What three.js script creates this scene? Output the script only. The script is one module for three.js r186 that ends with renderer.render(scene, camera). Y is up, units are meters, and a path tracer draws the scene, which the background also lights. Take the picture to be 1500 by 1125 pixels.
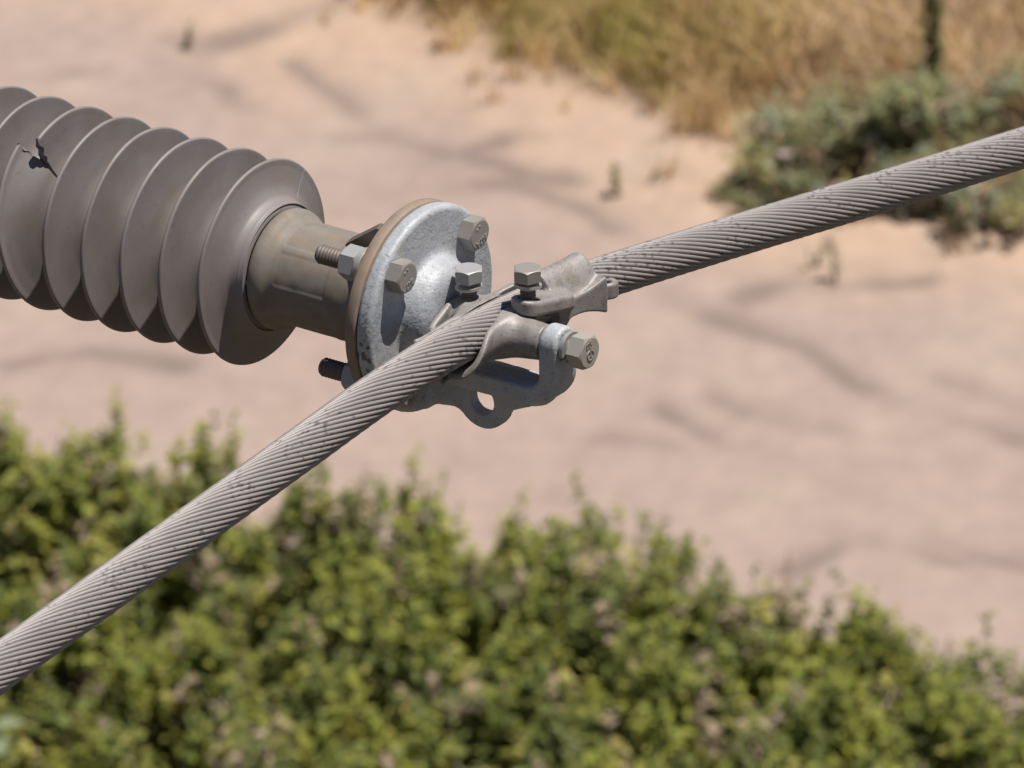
import * as THREE from 'three';
import { ImprovedNoise } from 'three/addons/math/ImprovedNoise.js';
import { mergeGeometries, toCreasedNormals } from 'three/addons/utils/BufferGeometryUtils.js';
import { FontLoader } from 'three/addons/loaders/FontLoader.js';
import { TextGeometry } from 'three/addons/geometries/TextGeometry.js';

// ---------------------------------------------------------------- camera
const scene = new THREE.Scene();
const PITCH = THREE.MathUtils.degToRad(26);
const DIST = 6.5;                       // camera to hardware, metres
const S = 0.00049;                      // metres per photo pixel at the hardware
const RIGHT = new THREE.Vector3(1, 0, 0);
const CUP = new THREE.Vector3(0, Math.cos(PITCH), -Math.sin(PITCH));
const CBACK = new THREE.Vector3(0, Math.sin(PITCH), Math.cos(PITCH));
const AIM = new THREE.Vector3(0, 11.2, 0);
const camera = new THREE.PerspectiveCamera(2 * Math.atan(0.5 * 1125 * S / DIST) * 180 / Math.PI, 4 / 3, 0.1, 3000);
camera.position.copy(AIM).addScaledVector(CBACK, DIST);
camera.lookAt(AIM);
camera.updateMatrixWorld(true);
camera.focus = DIST - 0.03;
camera.userData.fStop = 26;

// ---------------------------------------------------------------- sky and sun
const SUN = new THREE.Vector3(1.22, 4.0, 0.02).normalize();
{
  const W = 256, H = 128, d = new Float32Array(W * H * 4);
  for (let j = 0; j < H; j++) for (let i = 0; i < W; i++) {
    const el = ((j + 0.5) / H - 0.5) * Math.PI, az = ((i + 0.5) / W - 0.5) * 2 * Math.PI;
    const v = new THREE.Vector3(Math.cos(el) * Math.cos(az), Math.sin(el), Math.cos(el) * Math.sin(az));
    const up = Math.max(0, v.y), t = Math.pow(1 - up, 3);
    const g = Math.max(0, v.dot(SUN)), halo = 0.12 * Math.pow(g, 10);
    let c = [0.042 + 0.085 * t + halo, 0.074 + 0.082 * t + halo, 0.155 + 0.045 * t + halo * 0.95];
    if (v.y < 0) c = [0.34, 0.28, 0.22];
    d.set([c[0], c[1], c[2], 1], (j * W + i) * 4);
  }
  const sky = new THREE.DataTexture(d, W, H, THREE.RGBAFormat, THREE.FloatType);
  sky.mapping = THREE.EquirectangularReflectionMapping;
  sky.magFilter = sky.minFilter = THREE.LinearFilter; sky.needsUpdate = true;
  scene.background = sky; scene.environment = sky;
}
const sun = new THREE.DirectionalLight(new THREE.Color().setRGB(1, 0.945, 0.86), 4.9);
sun.position.copy(AIM).addScaledVector(SUN, 40); sun.target.position.copy(AIM);
sun.castShadow = true; sun.shadow.mapSize.set(4096, 4096);
Object.assign(sun.shadow.camera, { left: -14, right: 14, top: 30, bottom: -14, near: 1, far: 90 });
scene.add(sun, sun.target);
const renderer = new THREE.WebGLRenderer({ antialias: true });
renderer.toneMapping = THREE.LinearToneMapping;
renderer.toneMappingExposure = 1.0;
renderer.shadowMap.enabled = true;

// ---------------------------------------------------------------- helpers
let seed = 12345;
const rnd = () => { seed = (seed * 1664525 + 1013904223) >>> 0; return seed / 4294967296; };
const rr = (a, b) => a + (b - a) * rnd();
const pn = new ImprovedNoise();
const noise = (x, y, z) => pn.noise(x + 31.7, y + 57.3, z + 11.9);
const fbm = (x, y, z, o = 4) => { let s = 0, a = 0.5; for (let i = 0; i < o; i++) { s += a * noise(x, y, z); x *= 2.03; y *= 2.03; z *= 2.03; a *= 0.5; } return s; };
const cl = (x, a = 0, b = 1) => Math.min(b, Math.max(a, x));
const ss = (a, b, x) => { const t = cl((x - a) / (b - a)); return t * t * (3 - 2 * t); };
const lerp = (a, b, t) => a + (b - a) * t;
const used = {};
const numbered = n => { const k = used[n] = (used[n] ?? -1) + 1; return k ? n + '_' + String(k).padStart(3, '0') : n; };
function tag(o, label, category, group, kind) {
  if (label) o.userData.label = label;
  if (category) o.userData.category = category;
  if (group) o.userData.group = group;
  if (kind) o.userData.kind = kind;
  return o;
}
const shadowed = m => { m.castShadow = m.receiveShadow = true; return m; };
// direction of the ray through a photo pixel
function ray(u, v) {
  return new THREE.Vector3().addScaledVector(RIGHT, (u - 750) * S).addScaledVector(CUP, (562.5 - v) * S).addScaledVector(CBACK, -DIST).normalize();
}
function ground(u, v, y = 0) {          // where that ray meets the ground
  const d = ray(u, v), t = (y - camera.position.y) / d.y;
  return camera.position.clone().addScaledVector(d, t);
}
const mat = (r, g, b, rough, metal = 0, extra = {}) => new THREE.MeshPhysicalMaterial({ color: new THREE.Color().setRGB(r, g, b), roughness: rough, metalness: metal, ...extra });

// ---------------------------------------------------------------- frame of the hardware: x out along the insulator, y up, z along the conductor
const EX = new THREE.Vector3(0.819, 0.024, 0.5736).normalize();
const EZ = new THREE.Vector3().crossVectors(EX, new THREE.Vector3(0, 1, 0)).normalize();
const EY = new THREE.Vector3().crossVectors(EZ, EX).normalize();
const F0 = AIM.clone().addScaledVector(RIGHT, (634 - 750) * S).addScaledVector(CUP, (562.5 - 453) * S);
const FRAME = new THREE.Matrix4().makeBasis(EX, EY, EZ).setPosition(F0);
const INV = FRAME.clone().invert();
function rigThing(name, label, category) {
  const g = new THREE.Group(); g.name = numbered(name); g.applyMatrix4(FRAME); scene.add(g);
  return tag(g, label, category);
}
function part(name, geo, m, parent, label) {        // geometry in hardware units (photo pixels), baked to metres
  geo.scale(S, S, S);
  const o = shadowed(new THREE.Mesh(geo, m)); o.name = name; parent.add(o);
  if (label) o.userData.label = label;
  return o;
}
function localAt(u, v, planeX, slope) {              // photo pixel to the upright plane x = planeX - slope * z
  const o = camera.position.clone().applyMatrix4(INV), d = ray(u, v).transformDirection(INV);
  const t = (planeX - slope * o.z / S * 1 - o.x / S) / ((d.x + slope * d.z) / S);
  return o.addScaledVector(d, t).multiplyScalar(1 / S);
}
// signed distance field to mesh (surface nets)
function sdfGeo(f, lo, hi, h, colour) {
  const n = [0, 1, 2].map(i => Math.ceil((hi[i] - lo[i]) / h) + 1), [nx, ny, nz] = n;
  const F = new Float32Array(nx * ny * nz), id = (i, j, k) => (k * ny + j) * nx + i;
  for (let k = 0; k < nz; k++) for (let j = 0; j < ny; j++) for (let i = 0; i < nx; i++) F[id(i, j, k)] = f(lo[0] + i * h, lo[1] + j * h, lo[2] + k * h);
  const V = new Int32Array(nx * ny * nz).fill(-1), pos = [], idx = [];
  for (let k = 0; k < nz - 1; k++) for (let j = 0; j < ny - 1; j++) for (let i = 0; i < nx - 1; i++) {
    let inside = 0; const c = [];
    for (let q = 0; q < 8; q++) { const v = F[id(i + (q & 1), j + (q >> 1 & 1), k + (q >> 2))]; c.push(v); if (v < 0) inside++; }
    if (!inside || inside === 8) continue;
    let x = 0, y = 0, z = 0, m = 0;
    for (let a = 0; a < 8; a++) for (const b of [1, 2, 4]) if (!(a & b)) {
      const e = a | b; if ((c[a] < 0) === (c[e] < 0)) continue;
      const t = c[a] / (c[a] - c[e]);
      x += (a & 1) + (b === 1 ? t : 0); y += (a >> 1 & 1) + (b === 2 ? t : 0); z += (a >> 2) + (b === 4 ? t : 0); m++;
    }
    V[id(i, j, k)] = pos.length / 3; pos.push(lo[0] + (i + x / m) * h, lo[1] + (j + y / m) * h, lo[2] + (k + z / m) * h);
  }
  const quad = (a, b, c, d, flip) => { if (a < 0 || b < 0 || c < 0 || d < 0) return; flip ? idx.push(a, c, b, a, d, c) : idx.push(a, b, c, a, c, d); };
  for (let k = 1; k < nz - 1; k++) for (let j = 1; j < ny - 1; j++) for (let i = 1; i < nx - 1; i++) {
    const s = F[id(i, j, k)] < 0;
    if (s !== F[id(i + 1, j, k)] < 0) quad(V[id(i, j - 1, k - 1)], V[id(i, j, k - 1)], V[id(i, j, k)], V[id(i, j - 1, k)], !s);
    if (s !== F[id(i, j + 1, k)] < 0) quad(V[id(i - 1, j, k - 1)], V[id(i - 1, j, k)], V[id(i, j, k)], V[id(i, j, k - 1)], !s);
    if (s !== F[id(i, j, k + 1)] < 0) quad(V[id(i - 1, j - 1, k)], V[id(i, j - 1, k)], V[id(i, j, k)], V[id(i - 1, j, k)], !s);
  }
  const nor = [], col = [], e = h * 0.3;
  for (let q = 0; q < pos.length; q += 3) {
    let [x, y, z] = [pos[q], pos[q + 1], pos[q + 2]], g;
    for (let it = 0; it < 2; it++) {
      g = [f(x + e, y, z) - f(x - e, y, z), f(x, y + e, z) - f(x, y - e, z), f(x, y, z + e) - f(x, y, z - e)];
      const L = Math.hypot(...g) || 1, v = cl(f(x, y, z), -h * 0.5, h * 0.5); g = g.map(w => w / L);
      if (it === 0) { x -= g[0] * v; y -= g[1] * v; z -= g[2] * v; }
    }
    pos[q] = x; pos[q + 1] = y; pos[q + 2] = z; nor.push(...g);
    col.push(...colour(x, y, z, g));
  }
  const geo = new THREE.BufferGeometry();
  geo.setAttribute('position', new THREE.Float32BufferAttribute(pos, 3));
  geo.setAttribute('normal', new THREE.Float32BufferAttribute(nor, 3));
  geo.setAttribute('color', new THREE.Float32BufferAttribute(col, 3));
  geo.setIndex(idx);
  return geo;
}
const smin = (a, b, k) => { const h = Math.max(k - Math.abs(a - b), 0) / k; return Math.min(a, b) - h * h * k * 0.25; };
const smax = (a, b, k) => -smin(-a, -b, k);
const box3 = (x, y, z, hx, hy, hz, r) => { const a = Math.abs(x) - hx + r, b = Math.abs(y) - hy + r, c = Math.abs(z) - hz + r; return Math.hypot(Math.max(a, 0), Math.max(b, 0), Math.max(c, 0)) + Math.min(Math.max(a, b, c), 0) - r; };
const cyl = (rho, t, R, hh, r) => { const a = rho - R + r, b = Math.abs(t) - hh + r; return Math.hypot(Math.max(a, 0), Math.max(b, 0)) + Math.min(Math.max(a, b), 0) - r; };
const seg2 = (px, py, ax, ay, bx, by) => { const t = cl(((px - ax) * (bx - ax) + (py - ay) * (by - ay)) / ((bx - ax) ** 2 + (by - ay) ** 2)); return Math.hypot(px - ax - t * (bx - ax), py - ay - t * (by - ay)); };
function poly2(px, py, P) {
  let d = 1e9, s = 1;
  for (let i = 0, j = P.length - 1; i < P.length; j = i++) {
    const [ax, ay] = P[i], [bx, by] = P[j];
    d = Math.min(d, seg2(px, py, ax, ay, bx, by));
    if ((ay > py) !== (by > py) && px < (bx - ax) * (py - ay) / (by - ay) + ax) s = -s;
  }
  return s * d;
}
function latheX(profile, seg, colour, twist) {       // profile [x, r] round the x axis; twist(x, r, angle) may move a point
  const pos = [], col = [], idx = [], n = profile.length;
  for (let i = 0; i <= seg; i++) {
    const a = i / seg * Math.PI * 2;
    for (const [x0, r0] of profile) {
      const [x, r] = twist ? twist(x0, r0, a) : [x0, r0];
      const y = r * Math.cos(a), z = r * Math.sin(a);
      pos.push(x, y, z); if (colour) col.push(...colour(x, y, z));
    }
  }
  for (let i = 0; i < seg; i++) for (let j = 0; j < n - 1; j++) { const a = i * n + j, b = a + n; idx.push(a, a + 1, b, b, a + 1, b + 1); }
  const g = new THREE.BufferGeometry();
  g.setAttribute('position', new THREE.Float32BufferAttribute(pos, 3));
  if (colour) g.setAttribute('color', new THREE.Float32BufferAttribute(col, 3));
  g.setIndex(idx); g.computeVertexNormals();
  // weld the seam's normals
  const N = g.attributes.normal, v = new THREE.Vector3();
  for (let j = 0; j < n; j++) { v.fromBufferAttribute(N, j).add(new THREE.Vector3().fromBufferAttribute(N, seg * n + j)).normalize(); N.setXYZ(j, v.x, v.y, v.z); N.setXYZ(seg * n + j, v.x, v.y, v.z); }
  return g;
}
function creased(g, deg) { const c = toCreasedNormals(g, deg * Math.PI / 180); return c; }
function smoothProfile(P, per = 6) {
  return new THREE.SplineCurve(P.map(p => new THREE.Vector2(...p))).getPoints(P.length * per).map(p => [p.x, p.y]);
}

// ---------------------------------------------------------------- ground
const groundC = (u, v) => { const p = ground(u, v); return [p.x, p.z]; };
const streaks = [
  [[430, 85], [520, 150], [610, 205], [700, 235], [770, 262], [840, 262]], [[610, 235], [760, 200], [860, 185]],
  [[500, 190], [560, 190], [640, 212], [700, 240]], [[600, 270], [760, 272], [860, 300], [900, 330]],
  [[940, 430], [1060, 470], [1180, 510], [1240, 560], [1340, 585], [1420, 610], [1500, 640]],
  [[960, 595], [1010, 615], [1060, 650], [1130, 670], [1220, 720], [1320, 760], [1430, 800], [1520, 830]],
  [[1050, 575], [1120, 600], [1210, 630]], [[1080, 445], [1160, 425], [1260, 425], [1350, 410]],
  [[880, 640], [980, 660]], [[1150, 840], [1250, 780], [1400, 815]], [[220, 90], [330, 60], [470, 10]],
  [[100, 110], [200, 95], [330, 130], [420, 180]], [[380, 30], [300, 60], [230, 62]], [[480, 330], [560, 300], [640, 250]],
  [[20, 540], [120, 520], [260, 540]], [[1380, 560], [1450, 590], [1520, 600]],
].map(l => l.map(([u, v]) => groundC(u, v)));
const vergeLine = u => u < 1100 ? 0.39 * (u - 455) : 251 + 0.2 * (u - 1100);      // the grassy verge begins along this line
const inGrass = (u, v) => v < vergeLine(u);
const toPixel = p => { const q = p.clone().sub(camera.position); const d = -q.dot(CBACK); return [750 + q.dot(RIGHT) / d * DIST / S, 562.5 - q.dot(CUP) / d * DIST / S]; };
function groundHeight(x, z) {
  if (x < -7 || x > 7 || z > -12 || z < -36) return 0;
  let h = 0.02 * fbm(x * 0.7, 0, z * 0.5, 2) + 0.007 * fbm(x * 5, 3, z * 4, 3);
  let d = 9; for (const l of streaks) for (let i = 1; i < l.length; i++) d = Math.min(d, seg2(x, z, ...l[i - 1], ...l[i]));
  const w = 0.05 + 0.05 * (noise(x * 3, 7, z * 3) + 0.5);
  h -= 0.013 * Math.exp(-((d / w) ** 2)) * cl(0.6 + 1.4 * noise(x * 2.2, 1, z * 2.2));
  return h;
}
{
  const axis = (a, b, step, ends) => { const o = [...ends.filter(e => e < a)]; for (let x = a; x <= b + 1e-6; x += step) o.push(x); return [...o, ...ends.filter(e => e > b)]; };
  const X = axis(-4.5, 4.5, 0.032, [-600, -200, -60, -20, -8, 8, 20, 60, 200, 600]);
  const Z = axis(-31, -15.5, 0.045, [-900, -300, -100, -50, -36, -12, -6, 4, 15, 60, 200, 600]);
  const pos = [], col = [], idx = [];
  for (const z of Z) for (const x of X) {
    pos.push(x, groundHeight(x, z), z);
    const [u, v] = toPixel(new THREE.Vector3(x, 0, z));
    const a = fbm(x * 0.55, 1.5, z * 0.35, 4), b = fbm(x * 2.2 + z * 0.8, 5.5, z * 1.1, 4), f = fbm(x * 11, 9, z * 7, 3);
    let c = [0.47, 0.335, 0.262];
    const warm = ss(-70, 130, 290 + 0.34 * (u - 800) - v + 260 * a);   // paler sandy soil along the verge, greyer packed soil in the track
    c = [lerp(0.405, 0.50, warm), lerp(0.305, 0.355, warm), lerp(0.262, 0.264, warm)];
    const grey = ss(0.05, 0.35, b); c = [lerp(c[0], 0.40, grey * 0.6), lerp(c[1], 0.315, grey * 0.6), lerp(c[2], 0.258, grey * 0.6)];
    let d = 9; if (Math.abs(x) < 5 && z > -32 && z < -15) for (const l of streaks) for (let i = 1; i < l.length; i++) d = Math.min(d, seg2(x + 0.06 * noise(x * 3, 2, z * 3), z + 0.1 * noise(x * 2, 4, z * 2), ...l[i - 1], ...l[i]));
    const s = Math.exp(-((d / 0.065) ** 2)) * cl(0.62 + 1.3 * noise(x * 2.2, 1, z * 2.2)) * 0.95;
    let k = 1 + 0.24 * f + 0.12 * b;
    if (Math.abs(x) > 5.5 || z > -15 || z < -33) c = [0.19, 0.145, 0.10];      // outer ground, out of view, made darker brown to cut bounced light
    if (Math.abs(x) < 5 && z < -15 && inGrass(u, v)) { const g = 0.75 * ss(0, 60, vergeLine(u) - v); c = [lerp(c[0], 0.30, g), lerp(c[1], 0.20, g), lerp(c[2], 0.12, g)]; }
    col.push(lerp(c[0], 0.25, s) * k, lerp(c[1], 0.19, s) * k, lerp(c[2], 0.16, s) * k);
  }
  const n = X.length;
  for (let j = 0; j < Z.length - 1; j++) for (let i = 0; i < n - 1; i++) { const a = j * n + i; idx.push(a, a + n, a + 1, a + 1, a + n, a + n + 1); }
  const g = new THREE.BufferGeometry();
  g.setAttribute('position', new THREE.Float32BufferAttribute(pos, 3)); g.setAttribute('color', new THREE.Float32BufferAttribute(col, 3));
  g.setIndex(idx); g.computeVertexNormals();
  const m = shadowed(new THREE.Mesh(g, mat(1, 1, 1, 0.95, 0, { vertexColors: true }))); m.name = 'ground'; scene.add(m);
  tag(m, 'bare pinkish tan dirt track with faint ruts', 'ground', null, 'structure');
}

// ---------------------------------------------------------------- conductor path (hardware units)
const XC = 108, BEND = Math.tan(8 * Math.PI / 180);
const pathPx = [[-330, 1217], [-160, 1093], [0, 977], [150, 868.5], [300, 760], [430, 666], [549, 580], [600, 546], [650, 514], [700, 487], [740, 466], [800, 439], [860, 414], [900, 401], [1000, 369.5], [1100, 338.7], [1225, 301], [1350, 263], [1500, 216], [1650, 169], [1800, 122]];
const path = new THREE.CatmullRomCurve3(pathPx.map(([u, v]) => localAt(u, v, XC, u > 716 ? BEND : 0)), false, 'centripetal');
const pathLen = path.getLength();
const lut = path.getSpacedPoints(600);
function centre(z) {                     // the conductor's x and y at a given z
  let a = 0, b = lut.length - 1;
  while (b - a > 1) { const m = (a + b) >> 1; lut[m].z > z ? a = m : b = m; }
  const t = cl((z - lut[a].z) / (lut[b].z - lut[a].z));
  return [lerp(lut[a].x, lut[b].x, t), lerp(lut[a].y, lut[b].y, t)];
}
const RC = 32;                           // conductor radius

// ---------------------------------------------------------------- materials of the hardware
const M = {
  rubber: mat(1, 1, 1, 0.5, 0, { vertexColors: true }),
  galv: mat(1, 1, 1, 0.58, 0.12, { vertexColors: true }),
  tan: mat(1, 1, 1, 0.7, 0.15, { vertexColors: true }),
  alu: mat(1, 1, 1, 0.5, 0.2, { vertexColors: true }),
  cast: mat(1, 1, 1, 0.52, 0.15, { vertexColors: true }),
  bolt: mat(0.36, 0.335, 0.305, 0.5, 0.25),
  boltZinc: mat(0.43, 0.43, 0.435, 0.5, 0.25),
  thread: mat(0.20, 0.165, 0.145, 0.6, 0.3),
  washer: mat(0.50, 0.48, 0.45, 0.45, 0.4),
};

// ---------------------------------------------------------------- post insulator
const ins = rigThing('post_insulator', 'grey ribbed rubber post insulator with a torn shed and steel end tube', 'insulator');
{
  const rubberCol = (x, y, z) => {
    const a = fbm(x * 0.02, y * 0.02, z * 0.02, 4), f = noise(x * 0.35, y * 0.35, z * 0.35), r = Math.hypot(y, z);
    const dirt = ss(-0.1, 0.45, fbm(x * 0.012, y * 0.012, z * 0.012 + 9, 3) + 0.1);
    const k = 1 + 0.13 * a + 0.07 * f;
    let c = [lerp(0.275, 0.26, dirt) * k, lerp(0.25, 0.222, dirt) * k, lerp(0.25, 0.208, dirt) * k];
    if (noise(x * 0.21 + 40, y * 0.21, z * 0.21) > 0.7 && r > 100) c = c.map(q => q * 0.75);
    return c;
  };
  const shedProfile = hub => {
    const o = [];
    // front (outer) face from the hub to the rim, round the rim, and back to the core
    const P = hub ? [[36, 97], [26, 99], [17, 103], [12, 110], [8, 120], [5, 135], [3, 148]] : [[34, 67], [22, 70], [14, 78], [9.5, 90], [7, 105], [4.5, 125], [3, 148]];
    o.push(...smoothProfile(P, 5));
    for (let i = 0; i <= 6; i++) { const a = i / 6 * Math.PI; o.push([-0.5 + 3.4 * Math.cos(a), 154.6 + 3 * Math.sin(a)]); }
    o.push(...smoothProfile([[-3.8, 148], [-6, 125], [-9, 100], [-14, 82], [-22, 71], [-38, 67]], 5));
    return o.reverse();
  };
  part('core_sleeve', latheX([[-1020, 0], [-1020, 66], [-700, 66], [-320, 66], [-300, 66], [-300, 0]].reverse(), 96, rubberCol), M.rubber, ins);
  const TEAR = 30 * Math.PI / 180;
  for (let n = 0; n < 10; n++) {
    const x0 = -312 - 72 * n, wob = (a, r) => 1.2 * noise(Math.cos(a) * 1.3 + n * 5, Math.sin(a) * 1.3, n * 3) * (r - 80) / 77;
    const torn = n === 5;
    const P = shedProfile(n === 0).map(([x, r]) => [x, r]);
    if (!torn) {
      const sh = part('shed', latheX(P, 160, (x, y, z) => rubberCol(x + x0, y, z), (x, r, a) => [x + wob(a, r), r]).translate(x0, 0, 0), M.rubber, ins);
      const line = P.filter(([x, r]) => x > 0 && r > 108).map(([x, r]) => new THREE.Vector3(x0 + x + wob(-0.8, r), r * Math.cos(-0.8), r * Math.sin(-0.8)));
      const seam = new THREE.TubeGeometry(new THREE.CatmullRomCurve3(line), 24, 0.7, 5); seam.setAttribute('color', new THREE.Float32BufferAttribute(new Array(seam.attributes.position.count * 3).fill(0.27), 3));
      part('mould_seam', seam, M.rubber, sh); continue;
    }
    // the torn one: an open slit from the rim inwards, its lower lip bent back
    const seg = 200, pos = [], col = [], idx = [], m = P.length;
    for (let i = 0; i <= seg; i++) for (let j = 0; j < m; j++) {
      const t = i / seg, [x, r] = P[j], deep = ss(92, 157, r);
      const gap = 0.04 * ss(96, 157, r);
      const rag = 0.03 * ss(100, 125, r) * noise(r * 0.11, 3, 7) + 0.012 * noise(r * 0.4, 5, 2) * ss(100, 125, r);
      const a = TEAR + gap + rag + t * (Math.PI * 2 - 2 * gap);
      const after = Math.exp(-((t * 5.2) ** 2)), before = Math.exp(-(((1 - t) * 9) ** 2));
      const X = x0 + x + wob(a, r) - 25 * deep * after + 2 * deep * before;
      const R = r * (1 - 0.02 * deep * after);
      pos.push(X, R * Math.cos(a), R * Math.sin(a)); col.push(...rubberCol(X, R * Math.cos(a), R * Math.sin(a)));
    }
    for (let i = 0; i < seg; i++) for (let j = 0; j < m - 1; j++) { const a = i * m + j, b = a + m; idx.push(a, a + 1, b, b, a + 1, b + 1); }
    for (const i of [0, seg]) for (let j = 0; j < m / 2 - 1; j++) idx.push(i * m + j, i * m + j + 1, i * m + m - 1 - j, i * m + j + 1, i * m + m - 2 - j, i * m + m - 1 - j);
    const g = new THREE.BufferGeometry();
    g.setAttribute('position', new THREE.Float32BufferAttribute(pos, 3)); g.setAttribute('color', new THREE.Float32BufferAttribute(col, 3));
    g.setIndex(idx); g.computeVertexNormals();
    part('shed', g, M.rubber, ins, 'shed with a torn slit in its rim');
  }
  // steel end tube: collar, crimped length, weld
  const rustCol = (x, y, z) => {
    const a = fbm(x * 0.03, y * 0.05, z * 0.05, 4), b = fbm(x * 0.012 + 4, y * 0.06, z * 0.06, 3), f = noise(x * 0.4, y * 0.4, z * 0.4);
    const rust = ss(0.0, 0.3, b), grey = ss(0.0, 0.35, a), k = 1 + 0.1 * f + 0.25 * a;
    let c = [0.31, 0.272, 0.235];
    c = [lerp(c[0], 0.34, rust), lerp(c[1], 0.268, rust), lerp(c[2], 0.205, rust)];
    c = [lerp(c[0], 0.29, grey * 0.7), lerp(c[1], 0.275, grey * 0.7), lerp(c[2], 0.25, grey * 0.7)];
    return c.map(q => q * k * 0.86);
  };
  const tube = [[-47, 60], [-47, 90], [-50, 86], [-55, 82.5], [-62, 80]];
  for (let x = -64; x > -236; x -= 2) tube.push([x, 80]);
  tube.push([-238, 80.6], [-242, 82], [-246, 84.4], [-249, 87], [-252, 89.4], [-256, 91.4], [-261, 92.4], [-267, 92.2], [-272, 90.4], [-275, 87], [-276, 60]);
  part('end_tube', latheX(tube, 192, rustCol, (x, r, a) => {
    if (x > -66 || x < -236) return [x, r];
    const lobe = (a * 8 / (Math.PI * 2) + 0.18) % 1, pad = lobe > 0.16 && x < -140 && x > -234 ? 1 : 0;   // crimped flats with narrow ridges between
    return [x, r - 0.9 * pad + 0.5 * noise(x * 0.05, Math.cos(a) * 3, Math.sin(a) * 3)];
  }), M.tan, ins);
  const seal = smoothProfile([[-302, 97], [-290, 99], [-281, 98], [-277, 93], [-276, 88]], 4);
  part('rubber_lip', latheX(seal.reverse(), 128, rubberCol), M.rubber, ins);
  const plate = [[-47, 70], [-47, 152], [-46.2, 155], [-44, 157], [-31, 157], [-29, 156], [-28, 154], [-28, 40]];
  const dust = (x, y, z) => { const a = fbm(x * 0.05, y * 0.03, z * 0.03, 4), f = noise(x * 0.5, y * 0.5, z * 0.5), k = 1 + 0.3 * a + 0.1 * f; const t = ss(-0.2, 0.3, fbm(x * 0.02, y * 0.02 + 5, z * 0.02, 3)); return [lerp(0.36, 0.31, t) * k, lerp(0.265, 0.25, t) * k, lerp(0.195, 0.20, t) * k]; };
  part('mounting_flange', creased(latheX(plate.reverse(), 160, dust), 50), M.tan, ins, 'dusty brown round flange plate');
  // stiffening rib between tube and flange
  const rib = new THREE.Shape([[-47, 70], [-122, 70], [-124, 98], [-118, 104], [-52, 153], [-47, 153]].map(p => new THREE.Vector2(...p)));
  for (const a of [0.38, 0.38 + Math.PI]) part('rib', new THREE.ExtrudeGeometry(rib, { depth: 12, bevelEnabled: true, bevelSize: 1, bevelThickness: 1, bevelSegments: 1 }).translate(0, 0, -6).rotateX(a), M.thread, ins);
}

// ---------------------------------------------------------------- bolts
const hexRadius = (a, ap) => { const w = Math.PI / 3, t = ((a % w) + w) % w - w / 2; return ap / Math.cos(t); };
function hexGeo(ap, h, chamferTop = true, chamferBase = false) {   // hexagon along +y, base at 0
  const rc = ap * 0.94, seg = 48, rows = [];
  const ring = fn => { const o = []; for (let i = 0; i < seg; i++) { const a = i / seg * Math.PI * 2, [r, y] = fn(a); o.push([r * Math.cos(a), y, r * Math.sin(a)]); } rows.push(o); };
  const drop = (r, on) => on ? Math.max(0, r - rc) * 0.56 : 0;
  ring(() => [0.001, 0]); ring(() => [rc, 0]);
  ring(a => [hexRadius(a, ap), drop(hexRadius(a, ap), chamferBase)]);
  ring(a => [hexRadius(a, ap), h - drop(hexRadius(a, ap), chamferTop)]);
  ring(() => [rc, h]); ring(() => [0.001, h]);
  const pos = rows.flat(2), idx = [];
  for (let k = 0; k < rows.length - 1; k++) for (let i = 0; i < seg; i++) { const a = k * seg + i, b = k * seg + (i + 1) % seg, c = a + seg, d = b + seg; idx.push(a, c, b, b, c, d); }
  const g = new THREE.BufferGeometry(); g.setAttribute('position', new THREE.Float32BufferAttribute(pos, 3)); g.setIndex(idx);
  return creased(g, 18);
}
function threadGeo(R, y0, y1, pitch = 4.2) {          // threaded rod along y
  const P = [[0.001, y0], [R - 2.4, y0]];
  for (let y = y0 + 1; y < y1 - 1; y += pitch) P.push([R - 2, y], [R - 0.2, y + pitch * 0.4], [R, y + pitch * 0.5], [R - 0.2, y + pitch * 0.6], [R - 2, y + pitch * 0.98]);
  P.push([R - 2.4, y1], [0.001, y1]);
  const g = new THREE.LatheGeometry(P.map(p => new THREE.Vector2(...p)), 36); g.deleteAttribute('uv');
  const q = g.attributes.position;                    // lean the rings into a helix
  for (let i = 0; i < q.count; i++) { const y = q.getY(i); if (y > y0 + 1 && y < y1 - 1) q.setY(i, y + pitch * 0.5 * Math.sin(Math.atan2(q.getZ(i), q.getX(i))) * 0.4); }
  return creased(g.toNonIndexed(), 40);
}
const rodGeo = (R, y0, y1) => { const g = new THREE.CylinderGeometry(R, R, y1 - y0, 36).translate(0, (y0 + y1) / 2, 0); g.deleteAttribute('uv'); return creased(g.toNonIndexed(), 40); };
function ringGeo(ri, ro, y0, y1, c = 1) {
  const P = [[ri, y0 + c], [ri + c, y0], [ro - c, y0], [ro, y0 + c], [ro, y1 - c], [ro - c, y1], [ri + c, y1], [ri, y1 - c], [ri, y0 + c]];
  const g = new THREE.LatheGeometry(P.map(p => new THREE.Vector2(...p)), 48); g.deleteAttribute('uv'); return creased(g.toNonIndexed(), 30);
}
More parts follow.
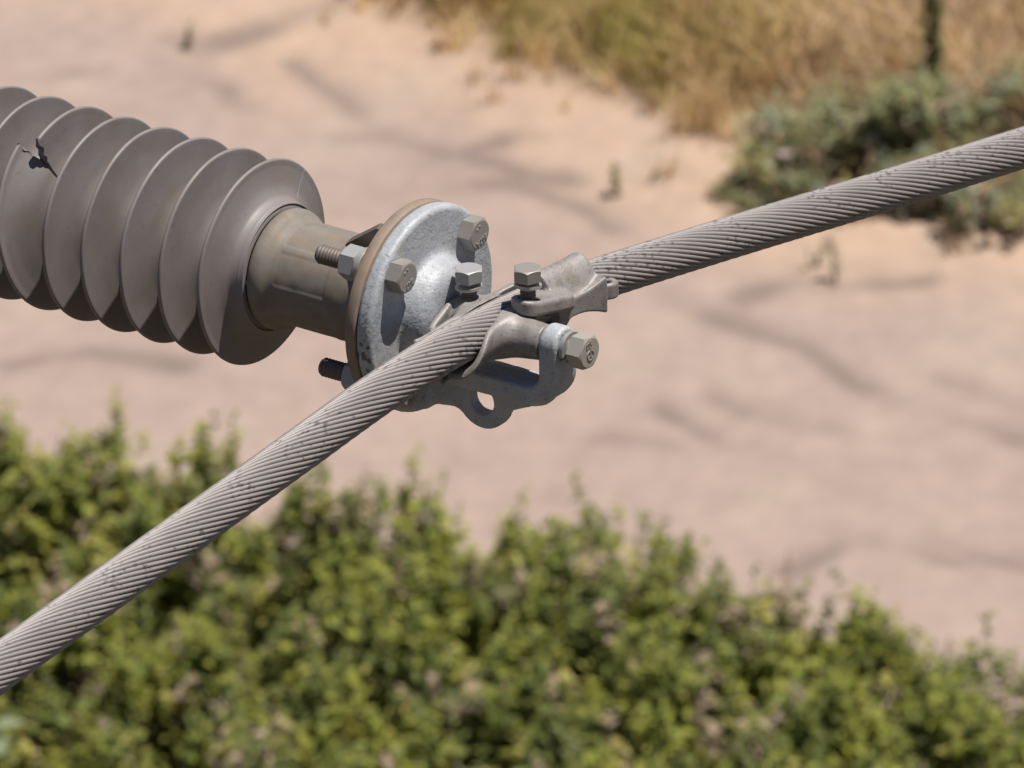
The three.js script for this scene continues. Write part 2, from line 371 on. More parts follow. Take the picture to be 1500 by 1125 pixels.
function springWasher(ri, ro, y0, t, rise, start, tiltX, tiltZ) {   // split ring whose ends stand apart
  const n = 60, pos = [], idx = [];
  for (let i = 0; i <= n; i++) { const a = start + i / n * Math.PI * 2 * 0.965, y = y0 + rise * i / n; for (const [r, dy] of [[ri, 0], [ro, 0.6], [ro, t], [ri, t]]) pos.push(r * Math.cos(a), y + dy, r * Math.sin(a)); }
  for (let i = 0; i < n; i++) for (let k = 0; k < 4; k++) { const a = i * 4 + k, b = i * 4 + (k + 1) % 4; idx.push(a, a + 4, b, b, a + 4, b + 4); }
  idx.push(0, 1, 2, 0, 2, 3, n * 4, n * 4 + 2, n * 4 + 1, n * 4, n * 4 + 3, n * 4 + 2);
  const g = new THREE.BufferGeometry(); g.setAttribute('position', new THREE.Float32BufferAttribute(pos, 3)); g.setIndex(idx);
  return creased(g.translate(0, -y0, 0).rotateX(tiltX).rotateZ(tiltZ).translate(0, y0, 0), 30);
}
const font = await new FontLoader().loadAsync('fonts/droid/droid_sans_bold.typeface.json');
function markGeo(text, size, x, y, turn, depth = 1.3) {   // raised lettering lying on y = 0, seen from above
  const g = new TextGeometry(text, { font, size, depth, curveSegments: 3, bevelEnabled: false });
  g.computeBoundingBox(); const b = g.boundingBox; g.translate(-(b.min.x + b.max.x) / 2, -(b.min.y + b.max.y) / 2, -0.2);
  g.rotateZ(turn).translate(x, y, 0).rotateX(-Math.PI / 2); g.deleteAttribute('uv');
  return g.index ? g.toNonIndexed() : g;
}
const alongX = (g, x, y, z, spin = 0) => g.rotateY(spin).rotateZ(-Math.PI / 2).translate(x, y, z);   // +y becomes +x

// ---------------------------------------------------------------- bracket bolted to the insulator's flange
const bracket = rigThing('clamp_bracket', 'galvanised cast bracket with round flange and hooked arm bolted to the insulator', 'bracket');
{
  const web = [[-6, -60], [175, -70], [206, -97], [147, -123], [110, -128], [46, -143], [-6, -150]];
  const f = (x, y, z) => {
    const rho = Math.hypot(y, z);
    let d = cyl(rho, x + 14, 157, 13.6, 9);
    // raised boss
    const bossR = lerp(84, 68, cl(x / 40));
    const boss = Math.max((rho - bossR) * 0.8, x - 42, -x - 10);
    d = smin(d, smax((rho - bossR) * 0.8, Math.max(x - 38, -x - 10), 18), 9);
    if (x > -12) {
      // web with eye lug
      let w = smin(poly2(x, y, web), Math.hypot(x - 91.5, y + 121) - 45, 14);
      w = smax(w, 21 - Math.hypot(x - 91.5, y + 121), 3);
      w = smax(w, Math.abs(z) - 12, 6);
      d = smin(d, w, 14);
      // arm: runs out, bends up and ends in a round eye
      let a = seg2(x, y, -5, -84, 182, -84);
      const bx = x - 182, by = y + 44;
      a = Math.min(a, bx > 0 && by < 0 ? Math.abs(Math.hypot(bx, by) - 40) : 1e9, seg2(x, y, 222, -44, 222, 48)) - 16;
      const arm = smax(a, y > 0 ? Math.hypot(y, z) - 29 : Math.abs(z) - 29, 8);
      d = smin(d, arm, 10);
    }
    if (Math.abs(d) < 5) d += 0.3 * noise(x * 0.1, y * 0.1, z * 0.1) + 0.26 * noise(x * 0.36, y * 0.36, z * 0.36);
    return d;
  };
  const colour = (x, y, z) => {
    const a = fbm(x * 0.03, y * 0.03, z * 0.03, 4), b = noise(x * 0.42, y * 0.42, z * 0.42), q = fbm(x * 0.02 + 7, y * 0.02, z * 0.02, 3);
    let k = 1 + 0.26 * a + 0.16 * b, c = [0.475, 0.495, 0.53];
    const t = ss(0.16, 0.34, q); c = [lerp(c[0], 0.51, t), lerp(c[1], 0.485, t), lerp(c[2], 0.46, t)];
    if (noise(x * 0.24, y * 0.24 + 20, z * 0.24) > 0.5) k *= 0.62;
    const r = Math.hypot(y, z);                     // dark scrapes on the flange edge
    if (r > 146 && x < -3 && y < 10 && y > -110 && z > 0 && noise(x * 0.12, y * 0.08, z * 0.08) > 0.12) k *= 0.3;
    return c.map(v => v * k);
  };
  part('casting', sdfGeo(f, [-34, -176, -164], [248, 164, 164], 2.4, colour), M.galv, bracket);
  for (const [sy, sz, spin, mk, end] of [[1, 1, 0.42, '307', -136], [1, -1, 0.5, '307A', -94], [-1, 1, 0.3, '307', -136], [-1, -1, 0.2, '307A', -136]]) {
    const y = 91 * sy, z = 91 * sz;
    const b = part('bolt', alongX(mergeGeometries([hexGeo(22.5, 23), rodGeo(14, -60, 0)]), 0.5, y, z, spin), M.bolt, bracket);
    part('marking', alongX(mergeGeometries([markGeo(mk, 8.5, 0, 11, 0), markGeo('- -', 9, 0, -13, 0.2)]).translate(0, 23, 0).rotateY(-Math.PI / 2 + 0.3), 0.5, y, z), M.bolt, b);
    part('washer', alongX(ringGeo(14.5, 28, -57, -47.3), 0, y, z), M.washer, b);
    part('nut', alongX(hexGeo(23.5, 29, true, true).translate(0, -86.5, 0), 0, y, z, 0.35 + spin), M.boltZinc, b);
    part('thread', alongX(threadGeo(14.5, end, -60, 5.6), 0, y, z), M.thread, b);
  }
  // pivot bolt through the eye
  const p = part('pivot_bolt', alongX(mergeGeometries([hexGeo(23.5, 25), rodGeo(13, -60, 0)]), 255, 0, 0, 0.42), mat(0.50, 0.465, 0.41, 0.45, 0.25), bracket);
  part('washer', alongX(springWasher(13, 24, 0, 7, 2.5, 1.2, 0, 0), 240, 0, 0), M.washer, p);
  const ringMark = new THREE.TorusGeometry(7.6, 1.1, 6, 24).rotateX(Math.PI / 2).translate(0, 0.3, -4).toNonIndexed(); ringMark.deleteAttribute('uv');
  part('marking', alongX(mergeGeometries([ringMark, markGeo('Y', 11, 0, 4, 0), markGeo('v', 10, 0, -5, 0), markGeo('307', 7, 3, -14, 0.35)]).translate(0, 25, 0).rotateY(-Math.PI / 2), 255, 0, 0), M.bolt, p);
}

// ---------------------------------------------------------------- clamp that holds the conductor
const clamp = rigThing('conductor_clamp', 'weathered cast aluminium clamp gripping the conductor in the bracket', 'clamp');
const castCol = (x, y, z) => {
  const a = fbm(x * 0.03, y * 0.03, z * 0.03, 4), b = noise(x * 0.4, y * 0.4, z * 0.4);
  const dirt = ss(0.02, 0.3, fbm(x * 0.045 + 3, y * 0.045, z * 0.045, 3));
  const k = (1 + 0.25 * a + 0.12 * b) * (noise(x * 0.27, y * 0.27, z * 0.27 + 15) > 0.48 ? 0.66 : 1);
  return [lerp(0.335, 0.27, dirt) * k, lerp(0.31, 0.243, dirt) * k, lerp(0.30, 0.222, dirt) * k];
};
const BOLT1 = [62, -6], BOLT2 = [153, -26];
{
  const saddle = (x, y, z) => {
    const [xc, yc] = centre(z), dx = x - xc, dy = y - yc, rho = Math.hypot(dx, dy);
    const e = Math.max(0, (z - 40) / 95, (-60 - z) / 60), flare = 15 * cl(e) ** 2;
    let d = Math.abs(rho - (RC + 6 + flare)) - 4.8;
    // height of the side walls: outer side dips towards the mouths, inner side stays high
    const front = 22 - 60 * cl((z - 20) / 90) ** 3.2 - 46 * ss(-14, -64, z), back = 20 - 14 * ss(50, 120, z);
    const lim = dx > 0 ? front : back;
    d = smax(d, (dy - lim) * 0.8, 5);
    d = smax(d, Math.max(z - (dx > 0 ? 112 : 128), -98 - z), 5);
    // tapering pivot horns on both sides
    const ht = cl((x - XC) / 95), rp = Math.hypot(y + (dx > 0 ? 8 * (1 - 0.6 * ht) : 0), z), R = dx > 0 ? lerp(42, 26.5, Math.sqrt(ht)) : lerp(45, 27, cl((XC - x) / 65));
    let horn = smax((rp - R) * 0.95, Math.max(x - 203, 44 - x), 4);
    horn = smax(horn, RC + 3 - rho, 6);
    horn = smax(horn, (dy - lim - 3 * Math.max(0, Math.abs(dx) - RC - 5)) * 0.4, 6);
    d = smin(d, horn, 22);
    d = smax(d, RC + 1.5 - rho, 1);
    // slotted ear on the insulator side
    const q = seg2(x, z, BOLT1[0], BOLT1[1], 66, 62), yt = 30 - 0.36 * Math.max(0, z - 24);
    let ear = smax(Math.abs(q - 18.5) - 5, Math.max(y - yt, -32 - y), 5);
    ear = smax(ear, RC + 2 - rho, 2);
    ear = smax(ear, Math.min(x - BOLT1[0] - 3, 20 - z), 3);      // open towards the conductor beside the bolt
    d = smin(d, ear, 7);
    // raised rear lip
    let lip = smax(Math.abs(rho - (RC + 9)) - 4.5, Math.max(dx + 8, z + 14, -108 - z, dy - 31 + 0.12 * Math.abs(z + 75)), 5);
    d = smin(d, lip, 6);
    if (Math.abs(d) < 4) d += 0.16 * noise(x * 0.07, y * 0.07, z * 0.07) + 0.1 * noise(x * 0.4, y * 0.4, z * 0.4);
    return d;
  };
  part('saddle', sdfGeo(saddle, [26, -62, -130], [214, 60, 140], 2.0, castCol), M.cast, clamp);
  const keeper = (x, y, z) => {
    const [xc, yc] = centre(z), X = x - xc, Y = y - yc, rho = Math.hypot(X, Y);
    const zm = -128, e = (z - zm) / 48, fl = 10 * cl(e * e, 0, 1.45) * (z < zm ? 1 : 0.55);
    // roof falls from the ridge to the outer side and is scooped along the conductor
    const roof = smax(50 + fl * 0.3 - 0.030 * X * X, X > 0 ? 11 + fl * 1.15 : -20, 9);
    let d = smax((Y - roof) * (X * X > 200 ? 0.5 : 0.7), smax(X - 43 - fl * 0.5, -41 - X, 5), 3);
    d = smax(d, smax(-20 - Y - fl * 0.9 - (z > -118 ? 10 * ss(-118, -100, z) : 0), Math.max(z + 90, -186 - z), 4), 4);
    if (X < 0) d = smax(d, -6 - Y, 4);
    d = smax(d, RC - 3 - rho, 2);
    // slotted ear round the bolt
    const q = seg2(x, z, BOLT2[0], BOLT2[1], BOLT2[0] + 2, -96);
    let ear = smax(q - 25, Math.abs(y - 34 - 0.24 * (z + 26)) * 0.94 - 11.5, 7);
    const hole = seg2(x, z, BOLT2[0] - 1, BOLT2[1], BOLT2[0] + 2, BOLT2[1] - 3) - 14;
    ear = smax(ear, -hole, 4);
    ear = smax(ear, RC + 2 - rho, 3);
    d = smin(d, ear, 6);
    // small empty eye at the far end
    const rx = X - 30, rz = z + 201, rq = Math.hypot(rx, rz);
    let eye = smax(Math.abs(rq - 15) - 5, Math.abs(Y + 2) - 13, 5);
    d = smin(d, eye, 6);
    if (Math.abs(d) < 4) d += 0.16 * noise(x * 0.07, y * 0.07, z * 0.07) + 0.1 * noise(x * 0.4, y * 0.4, z * 0.4);
    return d;
  };
  part('keeper', sdfGeo(keeper, [54, -76, -244], [214, 64, 14], 2.0, castCol), M.cast, clamp);
  for (const [[x, z], top, m, tilt] of [[BOLT1, 80, M.boltZinc, 0.1], [BOLT2, 95, M.bolt, -0.12]]) {
    const at = g => g.translate(x, 0, z);
    const b = part('bolt', at(mergeGeometries([hexGeo(19.5, 19).rotateY(0.611 + Math.PI / 6).translate(0, top - 19, 0), rodGeo(11.5, top - 34, top - 18.5)])), m, clamp);
    part('thread', at(threadGeo(12, -40, top - 33, 4.6)), M.thread, b);
    part('washer', at(springWasher(13, 20.5, top - 34, 5, 4, 2.6, tilt, 0.05)), M.washer, b);
  }
}

// ---------------------------------------------------------------- stranded conductor
const cable = rigThing('conductor_cable', 'thick stranded grey aluminium conductor cable running through the clamp', 'cable');
{
  const N = 26, rs = 3.32, Rp = RC - rs, LAY = -1 * 2 * Math.PI * Rp / Math.tan(16 * Math.PI / 180);
  const steps = Math.round(pathLen / 4.2), pts = path.getSpacedPoints(steps);
  const T = pts.map((p, i) => pts[Math.min(i + 1, steps)].clone().sub(pts[Math.max(i - 1, 0)]).normalize());
  const up = new THREE.Vector3(0, 1, 0), ds = pathLen / steps;
  const A = T.map(t => new THREE.Vector3().crossVectors(t, up).normalize()), B = T.map((t, i) => new THREE.Vector3().crossVectors(A[i], t).normalize());
  const core = [], ci = [];
  for (let i = 0; i <= steps; i++) for (let k = 0; k < 20; k++) { const a = k / 20 * Math.PI * 2, p = pts[i].clone().addScaledVector(A[i], Math.cos(a) * (RC - 5.4)).addScaledVector(B[i], Math.sin(a) * (RC - 5.4)); core.push(p.x, p.y, p.z); }
  for (let i = 0; i < steps; i++) for (let k = 0; k < 20; k++) { const a = i * 20 + k, b = i * 20 + (k + 1) % 20; ci.push(a, b, a + 20, b, b + 20, a + 20); }
  const cg = new THREE.BufferGeometry(); cg.setAttribute('position', new THREE.Float32BufferAttribute(core, 3)); cg.setIndex(ci); cg.computeVertexNormals();
  part('core', cg, mat(0.31, 0.285, 0.275, 0.55, 0.2), cable);
  const K = 8;
  for (let s = 0; s < N; s++) {
    const pos = [], nor = [], col = [], idx = [], tone = 1 + rr(-0.06, 0.06);
    for (let i = 0; i <= steps; i++) {
      const ph = s / N * Math.PI * 2 + i * ds / LAY * Math.PI * 2;
      const rad = A[i].clone().multiplyScalar(Math.cos(ph)).addScaledVector(B[i], Math.sin(ph));
      const tan = A[i].clone().multiplyScalar(-Math.sin(ph)).addScaledVector(B[i], Math.cos(ph));
      const dir = T[i].clone().addScaledVector(tan, Math.PI * 2 * Rp / LAY).normalize(), side = new THREE.Vector3().crossVectors(dir, rad);
      const c = pts[i].clone().addScaledVector(rad, Rp);
      for (let k = 0; k < K; k++) {
        const a = (k / K) * Math.PI * 2, n = rad.clone().multiplyScalar(Math.cos(a)).addScaledVector(side, Math.sin(a));
        pos.push(c.x + n.x * rs, c.y + n.y * rs, c.z + n.z * rs); nor.push(n.x, n.y, n.z);
        const x = c.x + n.x * rs, y = c.y + n.y * rs, z = c.z + n.z * rs;
        const sp = noise(x * 0.16, y * 0.16, z * 0.16), big = fbm(x * 0.014, y * 0.02, z * 0.014, 3), fine = noise(x * 0.3, y * 0.3, z * 0.3 + 9);
        let q = tone * (1 + 0.2 * big + 0.1 * fine); if (sp + 0.85 * big > 0.5) q *= 0.4;
        col.push(0.335 * q, 0.305 * q, 0.298 * q);
      }
      if (i) for (let k = 0; k < K; k++) { const a = (i - 1) * K + k, b = (i - 1) * K + (k + 1) % K; idx.push(a, b, a + K, b, b + K, a + K); }
    }
    const g = new THREE.BufferGeometry();
    g.setAttribute('position', new THREE.Float32BufferAttribute(pos, 3)); g.setAttribute('normal', new THREE.Float32BufferAttribute(nor, 3)); g.setAttribute('color', new THREE.Float32BufferAttribute(col, 3));
    g.setIndex(idx); part('strand', g, M.alu, cable);
  }
}

// ---------------------------------------------------------------- plants
const leafMat = new THREE.MeshPhysicalMaterial({ color: 0xffffff, vertexColors: true, roughness: 0.7, side: THREE.DoubleSide, transmission: 0.3, thickness: 0 });
const stemMat = mat(0.16, 0.115, 0.07, 0.9);
class Leaves {
  constructor() { this.pos = []; this.col = []; }
  leaf(p, dir, up, L, W, c) {                         // a folded oval leaf of four faces
    const d = dir.clone().normalize(), s = new THREE.Vector3().crossVectors(d, up).normalize(), n = new THREE.Vector3().crossVectors(s, d);
    const at = (a, b, e) => p.clone().addScaledVector(d, a * L).addScaledVector(s, b * W).addScaledVector(n, e * W);
    const o = at(0, 0, 0), m = at(0.5, 0, -0.12), t = at(1, 0, -0.3), l = at(0.45, 0.5, 0.15), r = at(0.45, -0.5, 0.15);
    for (const tri of [[o, m, l], [m, t, l], [o, r, m], [m, r, t]]) for (const q of tri) { this.pos.push(q.x, q.y, q.z); this.col.push(...c); }
  }
  geo() { const g = new THREE.BufferGeometry(); g.setAttribute('position', new THREE.Float32BufferAttribute(this.pos, 3)); g.setAttribute('color', new THREE.Float32BufferAttribute(this.col, 3)); g.computeVertexNormals(); return g; }
}
function twig(pts, r0, r1) { const g = new THREE.TubeGeometry(new THREE.CatmullRomCurve3(pts), 5, 1, 5); const q = g.attributes.position, per = 6; for (let i = 0; i < q.count; i++) { const k = Math.floor(i / per), t = k / 5, c = new THREE.CatmullRomCurve3(pts).getPointAt(cl(t)); const r = lerp(r0, r1, t); q.setXYZ(i, c.x + (q.getX(i) - c.x) * r, c.y + (q.getY(i) - c.y) * r, c.z + (q.getZ(i) - c.z) * r); } g.deleteAttribute('uv'); return g; }
const randDir = () => { const a = rr(0, Math.PI * 2), y = rr(-1, 1), s = Math.sqrt(1 - y * y); return new THREE.Vector3(s * Math.cos(a), y, s * Math.sin(a)); };
function shrubGeo({ rx, ry, rz, shoots, perShoot, shootLen, L, W, palette, tall = 0.12, lean = 0.5 }) {
  const lv = new Leaves(), tw = [];
  const clumps = [];
  for (let i = 0; i < shoots / 14; i++) { const a = rr(0, Math.PI * 2), el = Math.asin(rr(0.0, 1)); clumps.push([new THREE.Vector3(Math.cos(el) * Math.cos(a), Math.sin(el), Math.cos(el) * Math.sin(a)), Math.pow(rnd(), 0.4) * rr(0.75, 1.15), palette[Math.floor(rnd() * palette.length)]]); }
  for (let i = 0; i < shoots; i++) {
    // shoots gather in clumps spread through the crown, with gaps between them
    const [cd, rad, cpal] = clumps[i % clumps.length];
    const dir = cd.clone().add(randDir().multiplyScalar(0.31 * Math.pow(rnd(), 0.5))).normalize();
    const p = new THREE.Vector3(dir.x * rx, dir.y * ry, dir.z * rz).multiplyScalar(rad * rr(0.82, 0.94));
    const g = dir.clone().multiplyScalar(1 - lean).add(new THREE.Vector3(rr(-0.25, 0.25), lean * 1.4, rr(-0.25, 0.25))).normalize();
    const len = shootLen * rr(0.6, 1.2) * (rnd() < tall ? 1.9 : 1);
    const pal = rnd() < 0.07 && perShoot > 9.5 ? [0.5, 0.37, 0.27] : rnd() < 0.55 ? cpal : palette[Math.floor(rnd() * palette.length)], n = Math.round(perShoot * len / shootLen);
    if (rnd() < 0.35) tw.push(twig([p.clone().multiplyScalar(0.35), p.clone().multiplyScalar(0.8), p.clone().addScaledVector(g, len)], 0.004, 0.0012));
    for (let k = 0; k < n; k++) {
      const t = (k + rnd()) / n, q = p.clone().addScaledVector(g, len * t);
      const d = randDir(); d.y *= 0.55; d.addScaledVector(g, 0.3); d.normalize();
      const v = rr(0.75, 1.25), sc = rr(0.5, 1.35) * (1 - 0.45 * t);
      lv.leaf(q, d, new THREE.Vector3(rr(-0.4, 0.4), 1, rr(-0.4, 0.4)).normalize(), L * sc, W * sc, pal.map(x => x * v));
    }
  }
  for (let i = 0; i < 9; i++) { const a = rr(0, 6.28), e = new THREE.Vector3(Math.cos(a) * rx * rr(0.3, 0.8), ry * rr(0.5, 0.9), Math.sin(a) * rz * rr(0.3, 0.8)); tw.push(twig([new THREE.Vector3(e.x * 0.08, -0.03, e.z * 0.08), new THREE.Vector3(e.x * 0.45, e.y * 0.55, e.z * 0.45), e], 0.011, 0.003)); }
  return [lv.geo(), mergeGeometries(tw)];
}
function plant(name, label, category, group, [foliage, stems], p, turn, scale = 1) {
  const g = new THREE.Group(); g.name = numbered(name); g.position.copy(p); g.position.y = groundHeight(p.x, p.z) - 0.01; g.rotation.y = turn; g.scale.setScalar(scale); scene.add(g);
  const f = shadowed(new THREE.Mesh(foliage, leafMat)); f.name = 'foliage'; f.userData.kind = 'stuff'; g.add(f);
  const s = shadowed(new THREE.Mesh(stems, stemMat)); s.name = 'stem'; g.add(s);
  return tag(g, label, category, group);
}
const green = [[0.28, 0.305, 0.03], [0.37, 0.375, 0.045], [0.15, 0.18, 0.022], [0.48, 0.43, 0.09], [0.23, 0.27, 0.06], [0.32, 0.345, 0.03], [0.17, 0.205, 0.025]];
const shrubKinds = [
  shrubGeo({ rx: 0.46, ry: 0.74, rz: 0.46, shoots: 520, perShoot: 10, shootLen: 0.13, L: 0.06, W: 0.036, tall: 0.055, palette: green }),
  shrubGeo({ rx: 0.52, ry: 0.66, rz: 0.50, shoots: 560, perShoot: 10, shootLen: 0.12, L: 0.058, W: 0.036, tall: 0.055, palette: green }),
  shrubGeo({ rx: 0.42, ry: 0.80, rz: 0.44, shoots: 500, perShoot: 10, shootLen: 0.14, L: 0.062, W: 0.037, tall: 0.055, palette: [...green, [0.2, 0.22, 0.06]] }),
];
{
  // crown tops by photo pixel: the row along the track's edge, then rows nearer to the camera
  const tops = [[30, 615], [215, 652], [420, 700], [650, 775], [985, 805], [125, 665], [560, 735], [730, 770], [890, 770], [1080, 868], [1260, 905], [1440, 985], [-90, 600], [1350, 960], [1170, 895],
    [-20, 850], [160, 865], [340, 880], [520, 905], [690, 925], [860, 940], [1030, 990], [1200, 1040], [1380, 1090], [1540, 1100],
    [70, 1040], [270, 1050], [470, 1075], [660, 1095], [850, 1110], [1050, 1140], [1250, 1180]];
  tops.forEach(([u, v], i) => {
    const k = (i * 7 + (i >> 2)) % 3, h = [0.74, 0.66, 0.80][k] * rr(0.92, 1.06);
    const p = ground(u, v, h * 0.95);
    plant('leafy_shrub', 'olive green leafy shrub in the dense hedge beside the dirt track', 'shrub', 'shrubs in the hedge', shrubKinds[k], p, rr(0, 6.28), h / [0.74, 0.66, 0.80][k]);
  });
}
// the scrub is added out of view to cut light bounced up onto the hardware
{
  const [leaf] = shrubGeo({ rx: 0.55, ry: 0.6, rz: 0.55, shoots: 70, perShoot: 9, shootLen: 0.3, L: 0.17, W: 0.1, palette: [[0.07, 0.085, 0.022], [0.09, 0.1, 0.03], [0.055, 0.07, 0.02]], tall: 0.05 });
  const at = []; for (let x = -34; x <= 34; x += 0.85) for (let z = -17; z <= 34; z += 0.85) at.push([x + rr(-0.3, 0.3), z + rr(-0.3, 0.3)]);
  const im = new THREE.InstancedMesh(leaf, leafMat, at.length), o = new THREE.Object3D();
  at.forEach(([x, z], i) => { o.position.set(x, -0.02, z); o.rotation.y = rr(0, 6.28); o.scale.setScalar(rr(0.8, 1.25)); o.updateMatrix(); im.setMatrixAt(i, o.matrix); });
  im.name = 'unseen_scrub'; shadowed(im); scene.add(im); tag(im, 'dense green scrub added out of view to cut light bounced up from the ground', 'unseen_scrub', null, 'stuff');
}
// dry verge grass
{
  const blade = () => {
    const g = [], n = 16;
    for (let b = 0; b < n; b++) {
      const a = rr(0, 6.28), L = rr(0.12, 0.38), out = rr(0.3, 1.1) * L, w = rr(0.004, 0.0085), ox = rr(-0.05, 0.05), oz = rr(-0.05, 0.05), sx = -Math.sin(a) * w, sz = Math.cos(a) * w;
      const P = [0, 0.5, 1].map(t => [ox + Math.cos(a) * out * t * t, L * (t - 0.25 * t * t * (out / L)), oz + Math.sin(a) * out * t * t, 1 - t * 0.85]);
      for (let k = 0; k < 2; k++) { const [p, q] = [P[k], P[k + 1]]; g.push(p[0] - sx * p[3], p[1], p[2] - sz * p[3], p[0] + sx * p[3], p[1], p[2] + sz * p[3], q[0] + sx * q[3], q[1], q[2] + sz * q[3], p[0] - sx * p[3], p[1], p[2] - sz * p[3], q[0] + sx * q[3], q[1], q[2] + sz * q[3], q[0] - sx * q[3], q[1], q[2] - sz * q[3]); }
    }
    const o = new THREE.BufferGeometry(); o.setAttribute('position', new THREE.Float32BufferAttribute(g, 3)); o.computeVertexNormals(); return o;
  };
  const spots = [];
  while (spots.length < 3600) {
    const u = rr(380, 1700), v = rr(-330, 420), edge = vergeLine(u) - v - 45 * noise(u * 0.012, v * 0.012, 3) - 8;
    if (edge < -60 || rnd() > (edge < 0 ? 0.05 : 0.12 + edge / 120)) continue;
    spots.push([u, v, edge]);
  }
  const im = new THREE.InstancedMesh(blade(), new THREE.MeshPhysicalMaterial({ color: 0xffffff, roughness: 0.8, side: THREE.DoubleSide }), spots.length);
  const o = new THREE.Object3D(), c = new THREE.Color();
  spots.forEach(([u, v, edge], i) => {
    const p = ground(u, v); o.position.set(p.x, groundHeight(p.x, p.z) - 0.004, p.z); o.rotation.set(rr(-0.5, 0.5), rr(0, 6.28), rr(-0.5, 0.5));
    o.scale.setScalar(rr(0.6, 1.15) * lerp(0.5, 1, cl(edge / 120))); o.updateMatrix(); im.setMatrixAt(i, o.matrix);
    const gr = Math.exp(-(((u - 900) / 170) ** 2) - (((v - 95) / 75) ** 2)) + 0.5 * Math.exp(-(((u - 640) / 90) ** 2) - (((v - 40) / 40) ** 2)) + 0.5 * fbm(u * 0.01, v * 0.01, 2, 3);
    const br = ss(1050, 1300, u) * 0.6, r = rnd(), k = rr(0.75, 1.2);
    let q = r < 0.5 ? [0.76, 0.54, 0.27] : r < 0.82 ? [0.64, 0.45, 0.21] : [0.36, 0.2, 0.08];
    if (rnd() < gr * 0.85) q = rnd() < 0.5 ? [0.36, 0.31, 0.075] : [0.48, 0.40, 0.12];
    else if (rnd() < br) q = [0.58, 0.41, 0.27];
    im.setColorAt(i, c.setRGB(q[0] * k, q[1] * k, q[2] * k));
  });
  im.name = 'dry_grass'; shadowed(im); scene.add(im);
  tag(im, 'matted straw coloured dry grass on the verge', 'grass', null, 'stuff');
}
// grey-green bushes on the verge
const sage = [[0.38, 0.42, 0.27], [0.46, 0.49, 0.345], [0.33, 0.35, 0.15], [0.42, 0.37, 0.14]];
{
  const a = shrubGeo({ rx: 0.52, ry: 0.31, rz: 0.55, shoots: 400, perShoot: 13, shootLen: 0.12, L: 0.052, W: 0.025, palette: sage, tall: 0.03 });
  const b = shrubGeo({ rx: 0.38, ry: 0.23, rz: 0.45, shoots: 270, perShoot: 13, shootLen: 0.11, L: 0.05, W: 0.024, palette: sage, tall: 0.03 });
  plant('sage_bush', 'broad grey green bush around the upright dark stalk', 'bush', null, a, ground(1335, 230, 0), 1, 1.05);
  plant('sage_bush', 'low grey green bush between the dry grass and the bare dirt, below a pale flower', 'bush', null, b, ground(1215, 262, 0), 2.2);
  plant('sage_bush', 'small grey green bush under the cable, reaching out onto the bare dirt', 'bush', null, b, ground(1400, 318, 0), 4, 0.9);
  plant('sage_bush', 'grey green bush behind the upright stalk, merging with the dry grass', 'bush', null, b, ground(1470, 215, 0), 5, 1.1);
  plant('sage_bush', 'smallest grey green bush, spilling from the verge onto the bare dirt', 'bush', null, b, ground(1140, 285, 0), 0.5, 0.62);
  // upright stalk
  const lv = new Leaves(), st = [];
  const H = 0.74;
  st.push(twig([new THREE.Vector3(), new THREE.Vector3(0.005, H * 0.5, 0), new THREE.Vector3(0.004, H, 0)], 0.009, 0.004));
  for (let i = 0; i < 560; i++) { const y = H * Math.pow(rnd(), 0.8), d = randDir(); d.y = Math.abs(d.y) * 0.8; lv.leaf(new THREE.Vector3(rr(-0.03, 0.03), y, rr(-0.03, 0.03)), d, new THREE.Vector3(0, 1, 0.01), rr(0.025, 0.045), 0.02, [0.2 * rr(0.7, 1.3), 0.23 * rr(0.7, 1.3), 0.06]); }
  plant('leafy_stalk', 'single upright dark green leafy stalk rising from the grey green bush', 'plant', null, [lv.geo(), mergeGeometries(st)], ground(1363, 222), 0);
}
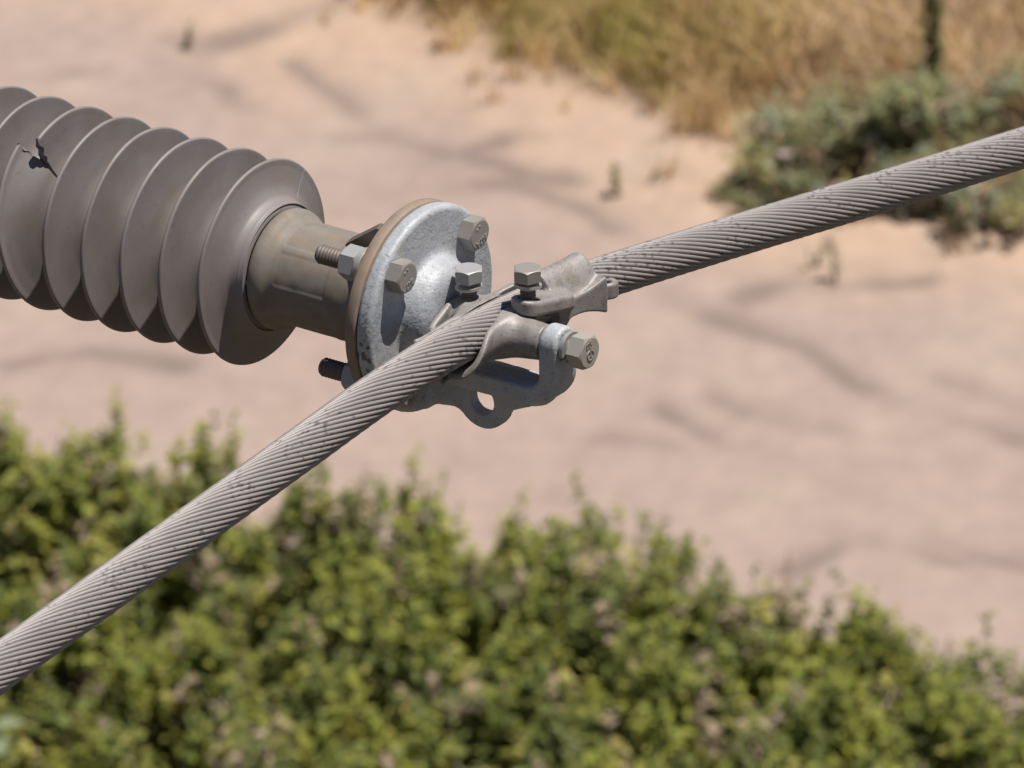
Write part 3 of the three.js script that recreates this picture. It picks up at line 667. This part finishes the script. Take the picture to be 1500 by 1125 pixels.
// small weeds on the bare dirt
function weedGeo(H, n, spread, pal) {
  const lv = new Leaves(), st = [];
  for (let s = 0; s < 4; s++) {
    const top = new THREE.Vector3(rr(-spread, spread), H * rr(0.6, 1), rr(-spread, spread));
    st.push(twig([new THREE.Vector3(), top.clone().multiplyScalar(0.5), top], 0.003, 0.001));
    for (let i = 0; i < n / 4; i++) { const t = rnd(); lv.leaf(top.clone().multiplyScalar(t), randDir(), new THREE.Vector3(0, 1, 0.1), rr(0.015, 0.035), 0.014, pal.map(x => x * rr(0.7, 1.3))); }
  }
  return [lv.geo(), mergeGeometries(st)];
}
plant('small_weed', 'small dark green weed standing alone on the bare dirt', 'weed', null, weedGeo(0.16, 60, 0.03, [0.28, 0.28, 0.09]), ground(902, 285), 0);
plant('small_weed', 'sparse grey weed on the dirt below the cable and the verge', 'weed', null, weedGeo(0.2, 34, 0.045, [0.33, 0.31, 0.17]), ground(1224, 412), 1);
plant('small_weed', 'thin flattened weed with few leaves on the dirt', 'weed', null, weedGeo(0.13, 26, 0.08, [0.36, 0.31, 0.2]), ground(1188, 392), 2);
plant('small_weed', 'small grey green weed beside a rut above the insulator', 'weed', null, weedGeo(0.14, 40, 0.05, [0.29, 0.28, 0.17]), ground(272, 66), 3);
// a pale flower among the grey-green leaves, and a broad pale leaf standing out of the hedge
{
  const lv = new Leaves(); for (let i = 0; i < 7; i++) { const a = i / 7 * 6.28; lv.leaf(new THREE.Vector3(0, 0.2, 0), new THREE.Vector3(Math.cos(a), 0.5, Math.sin(a)), new THREE.Vector3(0, 1, 0), 0.034, 0.026, [0.66, 0.5, 0.46]); }
  plant('pale_flower', 'single pale pink flower at the edge of the low grey green bush', 'flower', null, [lv.geo(), twig([new THREE.Vector3(0, -0.02, 0), new THREE.Vector3(0, 0.1, 0.004), new THREE.Vector3(0, 0.2, 0)], 0.003, 0.002)], ground(1150, 224, 0.2), 0);
  const bl = new Leaves(); for (let i = 0; i < 5; i++) { const a = i / 5 * 6.28 + 0.3; bl.leaf(new THREE.Vector3(0, 0.92 - 0.03 * i, 0), new THREE.Vector3(Math.cos(a), 0.35, Math.sin(a)), new THREE.Vector3(0, 1, 0), 0.11, 0.075, [0.3, 0.36, 0.2]); }
  plant('broad_leaf_plant', 'tall stem with broad pale green leaves among the hedge shrubs', 'plant', null, [bl.geo(), twig([new THREE.Vector3(0, -0.02, 0), new THREE.Vector3(0.02, 0.5, 0), new THREE.Vector3(0, 0.93, 0)], 0.008, 0.004)], ground(-12, 1062, 0.92), 0.4);
}

renderer.render(scene, camera);
